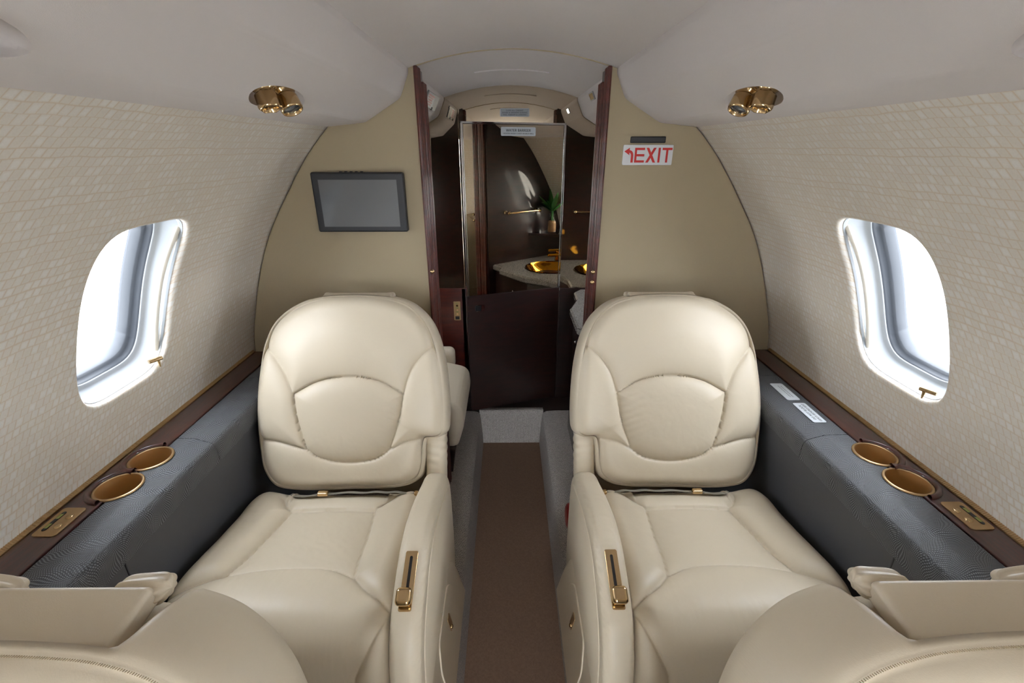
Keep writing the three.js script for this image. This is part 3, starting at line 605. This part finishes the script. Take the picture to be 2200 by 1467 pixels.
  const belt = part(o, 'lap_belt', f(gridGeo(60, 4, (u, v) => { const p = bc.getPoint(u), w = (v - .5) * .022; return V3(p.x, p.y + w * .45 + .0015 * Math.sin(u * 40), p.z + w * .9); }, (u, v) => [u * .4, v * .02])), M.belt, 'grey lap belt');
  part(belt, 'buckle', f(join([new RoundedBoxGeometry(.03, .012, .016, 3, .004).translate(-.07, .622, .014), new RoundedBoxGeometry(.012, .026, .014, 3, .004).translate(.196, .612, .012)])), M.gold, 'brass buckle');
  return o;
}
const seatL = makeSeat(1), seatR = makeSeat(-1);
for (const [src, x, z, lab] of [[seatL, -.478, -1.05, 'cream leather cabin seat under the monitor, left of the aisle'], [seatR, .457, -1.05, 'cream leather cabin seat below the exit sign, right of the aisle'], [seatL, -.480, -.025, 'cream leather seat back top in the lower left corner'], [seatR, .459, -.025, 'cream leather seat back top in the lower right corner']]) {
  const o = src.parent ? src.clone() : src; o.name = numbered('cabin_seat'); o.position.set(x, 0, z); scene.add(o); tag(o, lab, 'seat', 'cream leather cabin seats');
}
// fire extinguisher lying under the right seat
{
  const o = thing('fire_extinguisher', 'small red and white fire extinguisher lying under the right seat', 'extinguisher', [.197, .262, -1.315]);
  const lathe = (pts, m, n, l) => part(o, n, new THREE.LatheGeometry(pts.map(p => V2(...p)), 40).rotateZ(-Math.PI / 2), m, l);
  lathe([[0, 0], [.034, .001], [.044, .006], [.048, .014], [.049, .02]], M.red, 'end_cap', 'red end cap');
  lathe([[.049, .02], [.05, .021], [.05, .19], [.045, .20], [0, .2]], M.red, 'cylinder');
  const t = printTex(256, 512, (x, w, h) => { x.fillStyle = '#d6d8da'; x.fillRect(0, 0, w, h); x.fillStyle = '#44474c'; for (let i = 0; i < 30; i++) { if (i % 7 === 6) continue; x.fillRect(40, 30 + i * 16, 150, 5); } x.fillRect(60, 20, 5, 440); x.fillRect(150, 20, 5, 440); });
  part(o, 'wrap_label', new THREE.CylinderGeometry(.0506, .0506, .12, 48, 1, true).rotateZ(-Math.PI / 2).translate(.087, 0, 0), printed(t), 'white printed label');
}

// ---------------------------------------------------------------- washroom behind the doorway
const BW = -2.30;                                          // mirror wall
{
  const o = thing('mirror_wall', 'tinted mirror covering the upper rear wall above dark wood', 'mirror');
  const arc = []; for (let i = 0; i <= 20; i++) { const x = .62 - 1.24 * i / 20; arc.push([x, Math.abs(x) < .33 ? archY(x) : 1.73]); }
  part(o, 'mirror_panel', extrude(shapeOf([[-.45, .861], [.86, .861], [.86, 1.2], [.62, 1.6], ...arc.filter(p => p[0] > -.45), [-.45, 1.72]]), .006).translate(0, 0, BW - .006), M.mirror);
  part(o, 'wood_panel', metreUV(box(-.26, .88, .205, .86, BW - .02, BW + .004, .003)), M.darkWood, 'dark wood lower panel');
  placard('placard', 'grey placard CLOSE ALL CABINET DOORS AND DRAWERS high on the mirror', .133, .034, lines([['CLOSE ALL CABINET', .26, .24], ['DOORS & DRAWERS DURING', .26, .52], ['TAXI, TAKEOFF & LANDING', .26, .8]], '#9a9ea3', '#4a4d52'), [.017, 1.682, BW + .0005], [0, 0, 0]);
}
// closet door standing ajar, mirror above and wood below
{
  const ang = Math.atan2(.16, .468), o = thing('closet_door', 'closet door standing ajar with tall mirror over dark glossy wood', 'door', [.252, 0, -2.288]); o.rotation.y = ang;   // hinge on the right edge
  const Wd = .494, y0 = .222, ym = .868, y1 = 1.638;
  part(o, 'panel', metreUV(join([box(-Wd, 0, y0, ym, -.02, 0, .002), box(-Wd + .002, -.002, ym, y1 - .003, -.02, -.004)])), M.darkWood);
  part(o, 'mirror_panel', box(-Wd + .012, -.012, ym + .002, y1 - .010, -.004, 0), M.mirror);
  part(o, 'chrome_edge', join([box(-Wd, -Wd + .010, ym, y1, -.018, .003, .001), box(-.010, 0, ym, y1, -.018, .003, .001), box(-Wd, 0, y1 - .008, y1, -.018, .003, .001), box(-.003, .001, y0, ym, -.018, .002)]), M.chrome, 'bright metal edging');
  const pull = part(o, 'door_pull', extrude(roundRect(.05, .034, .012), .002).translate(-Wd + .062, .802, 0), M.chrome, 'recessed metal finger pull');
  part(pull, 'pull_recess', box(-Wd + .040, -Wd + .070, .787, .817, .002, .0026), M.black);
  const p = placard('placard', 'silver placard WATER BARRIER on the closet door mirror', .163, .036, lines([['WATER BARRIER', .44, .36], ['LOCATED INSIDE CLOSET ON BACK WALL', .22, .76]]), [.252 + Math.cos(ang) * -.232 + Math.sin(ang) * .0005, 1.601, -2.288 + Math.sin(ang) * .232 + Math.cos(ang) * .0005], [0, ang, 0], 768);
}
// rounded column at the left of the closet door
{
  const o = thing('corner_cabinet', 'rounded dark wood corner cabinet with mirror top beside the closet door', 'cabinet');
  const path = (r, n = 14) => { const pts = [[-.24, BW + .004]]; for (let i = 0; i <= n; i++) { const a = Math.PI / 2 + i / n * Math.PI * .5; pts.push([-.36 + Math.cos(a) * r, BW + .004 - r + Math.sin(a) * r]); } return pts; };
  const wall = (y0, y1, off) => { const P = path(.075 + off); P[0][1] += off; const ps = P.map(p => [p[0], p[1] + (off && 0)]); ps.push([-.36 - .075 - off, BW - .03], [-.24, BW - .03]); return metreUV(toCreasedNormals(new THREE.ExtrudeGeometry(shapeOf(ps.map(([x, z]) => [x, -z])), { depth: y1 - y0, bevelEnabled: false }).rotateX(-Math.PI / 2).translate(0, y0, 0), .7)); };
  part(o, 'body', wall(.205, .861, 0), M.redWood);
  part(o, 'mirror_lower', wall(.8625, 1.183, -.001), M.mirror, 'lower mirror panel');
  part(o, 'mirror_upper', wall(1.185, 1.7, -.001), M.mirror, 'upper mirror panel');
  const s = thing('switch_plate', 'slim brass switch plate with four small switches on the corner cabinet', 'switch plate', [-.286, .738, BW + .0045]);
  part(s, 'plate', extrude(roundRect(.036, .105, .004), .003, .0008), M.goldSatin);
  for (let i = 0; i < 3; i++) { part(s, 'switch', new THREE.CylinderGeometry(.0055, .0055, .005, 20).rotateX(Math.PI / 2).translate(.001, .03 - i * .023, .004), M.gold); part(s, 'legend', box(-.006, .006, .039 - i * .023, .0435 - i * .023, .0028, .0034), M.legend); }
  part(s, 'socket', box(-.011, .011, -.048, -.03, .0025, .005, .001), M.black);
}
// side-facing padded stool
{
  const o = thing('washroom_stool', 'cream padded stool on dark wood base behind the left seat', 'stool', [0, 0, 0]);
  const prf = roundedPath([[-.78, .40], [-.78, .535], [-.34, .565], [-.212, .53], [-.203, .44], [-.24, .315], [-.30, .31], [-.78, .31]], .06, 10);
  part(o, 'seat_cushion', metreUV(toCreasedNormals(extrude(shapeOf(prf), .40, .03, 6).translate(0, 0, -2.06), 1.2)), M.leather);
  part(o, 'backrest', metreUV(new RoundedBoxGeometry(.47, .11, .08, 5, .03).translate(-.52, .555, -2.10)), M.leather);
  part(o, 'base', metreUV(extrude(shapeOf([[-.75, .212], [-.76, .33], [-.245, .33], [-.262, .212]]), .44, .004).translate(0, 0, -2.075)), M.darkWood, 'dark wood base');
}
// vanity on the right
{
  const o = thing('vanity', 'speckled grey stone vanity counter on a dark wood cabinet', 'vanity');
  const top = [[.36, BW + .004], [.322, -2.245], [.318, -2.125], [.268, -1.985], [.268, -1.745], [.31, -1.70], [.31, -1.622], [.855, -1.622], [.855, BW + .004]];
  const sk = { x: .535, z: -1.905, r: .148 };
  const sh = shapeOf(top.map(([x, z]) => [x, -z])); const h = new THREE.Path(); h.absarc(sk.x, -sk.z, sk.r, 0, Math.PI * 2, true); sh.holes.push(h);
  part(o, 'countertop', metreUV(new THREE.ExtrudeGeometry(sh, { depth: .022, bevelEnabled: true, bevelThickness: .008, bevelSize: .008, bevelOffset: -.008, bevelSegments: 1, curveSegments: 48 }).rotateX(-Math.PI / 2).translate(0, .826, 0)), M.granite, 'speckled grey stone top');
  const low = top.map(([x, z]) => [Math.min(x + .02, .775), -z]); part(o, 'cabinet', metreUV(new THREE.ExtrudeGeometry(shapeOf(low), { depth: .60, bevelEnabled: false }).rotateX(-Math.PI / 2).translate(0, .212, 0)), M.darkWood, 'dark wood cabinet');
  part(o, 'knob', new THREE.SphereGeometry(.007, 14, 10).translate(.283, .74, -1.86), M.chrome);
  const s = thing('wash_basin', 'shiny gold round wash basin set in the stone counter', 'basin', [sk.x, .86, sk.z]);
  part(s, 'bowl', new THREE.LatheGeometry([[.150, .002], [.146, .001], [.138, -.012], [.118, -.045], [.08, -.075], [.03, -.09], [0, -.092]].map(p => V2(...p)), 64), M.brass);
  part(s, 'drain', new THREE.CylinderGeometry(.016, .016, .004, 24).translate(0, -.088, 0), M.gold);
  const t = thing('faucet', 'gold faucet with flat lever standing behind the basin', 'faucet', [.70, .86, -1.80]);
  part(t, 'body', new THREE.CylinderGeometry(.014, .018, .06, 24).translate(0, .03, 0), M.brass); part(t, 'spout', new THREE.CapsuleGeometry(.009, .09, 6, 14).rotateZ(Math.PI / 2).rotateY(.55).translate(-.045, .045, -.03), M.brass); part(t, 'lever', new RoundedBoxGeometry(.10, .014, .018, 3, .004).rotateY(.5).translate(-.03, .072, -.012), M.brass);
  // corner shelf with the plant
  single('corner_shelf', metreUV(extrude(shapeOf([[.60, 1.622], [.86, 1.622], [.865, 1.86], [.74, 1.80]].map(([a, b]) => [a, b])), .018, .003).rotateX(-Math.PI / 2).translate(0, 1.005, 0)), M.darkWood, 'small dark wood corner shelf carrying the plant', 'shelf');
  const P = [.735, 1.023, -1.70];
  const vs = thing('glass_vase', 'clear glass bottle vase filled with brown pebbles', 'vase', P);
  part(vs, 'glass', new THREE.LatheGeometry([[0, .001], [.026, .001], [.028, .006], [.028, .062], [.024, .078], [.0165, .092], [.016, .108], [.021, .122]].map(p => V2(...p)), 40), M.vaseGlass);
  part(vs, 'pebbles', metreUV(new THREE.LatheGeometry([[0, .004], [.0255, .004], [.0265, .01], [.0265, .058], [.022, .074], [0, .078]].map(p => V2(...p)), 32)), M.pebble, 'brown pebbles').userData.kind = 'stuff';
  const pl = thing('succulent_plant', 'green artificial agave plant standing in the glass vase', 'plant', [P[0], P[1] + .1, P[2]]);
  part(pl, 'stem', new THREE.CylinderGeometry(.008, .006, .08, 10).translate(0, 0, 0), M.leaf);
  for (let i = 0; i < 17; i++) {
    const L = .10 + .055 * ((i * 7) % 5) / 4, w = .015 + .004 * ((i * 3) % 4) / 3, el = .25 + .075 * ((i * 5) % 17) * .62, az = i * 2.4;
    const lf = gridGeo(16, 6, (u, v) => { const wid = w * Math.pow(Math.sin(Math.PI * Math.pow(clamp(u, 0, 1), .75) * .97 + .05), .8), q = (v - .5) * 2, bend = u * u * L * .25; return V3(q * wid, L * u * Math.cos(el) - bend * Math.sin(el) * .6, L * u * Math.sin(el) + .010 * 0 + .006 * q * q * (1 - u) + bend * .2); });
    part(pl, 'leaf', join([lf, lf.clone().translate(0, -.0012, 0)]).rotateY(az).translate(0, .035, 0), i % 5 === 1 ? M.leafPale : M.leaf);
  }
  const tb = thing('towel_bar', 'slender gold towel bar on the dark wood partition', 'towel bar', [.41, 1.166, -1.622]);
  part(tb, 'bar', new THREE.CylinderGeometry(.006, .006, .25, 16).rotateZ(Math.PI / 2).translate(.125, 0, -.04), M.gold);
  for (const x of [0, .25]) part(tb, 'post', new THREE.LatheGeometry([[.0, 0], [.013, 0], [.013, .006], [.007, .012], [.007, .03], [.011, .036], [.011, .046], [0, .05]].map(p => V2(...p)), 20).rotateX(-Math.PI / 2).translate(x, 0, 0), M.gold);
}
// fittings on the washroom valances
{
  const a = Math.atan2(1.735 - 1.666, .327 - .296);         // slope of the inner valance face
  const l = thing('valance_light', 'small square grey light set in the right washroom valance', 'light fitting', [.3055, 1.714, -1.94]); l.rotation.order = 'ZYX'; l.rotation.set(0, -Math.PI / 2, Math.PI / 2 - a);
  part(l, 'frame', extrude(roundRect(.085, .03, .004), .004, .001), M.grey); part(l, 'lens', box(-.036, .036, -.011, .011, .003, .0048), M.lens);
  const m = thing('oxygen_box', 'grey service box with red-lettered placard on the left washroom valance', 'service box', [-.3105, 1.7005, -1.98]); m.rotation.order = 'ZYX'; m.rotation.set(0, Math.PI / 2, -(Math.PI / 2 - a));
  part(m, 'cover', extrude(roundRect(.26, .056, .005), .006, .0015), M.grey);
  part(m, 'placard_print', new THREE.PlaneGeometry(.15, .05).translate(-.045, 0, .0063), printed(printTex(512, 170, (x, w, h) => { x.fillStyle = '#d4d5d7'; x.fillRect(0, 0, w, h); x.fillStyle = '#b8403c'; for (let r = 0; r < 5; r++) for (let i = 0, p = 40; p < w - 60 - (r * 53) % 120; i++) { const q = 10 + (i * 29 + r * 17) % 30; x.fillRect(p, 22 + r * 27, q, 15); p += q + 8; } })));
  part(m, 'hinge', join([box(-.12, -.10, -.03, -.018, .004, .01), box(.02, .04, -.03, -.018, .004, .01)]), M.black);
}

renderer.render(scene, camera);
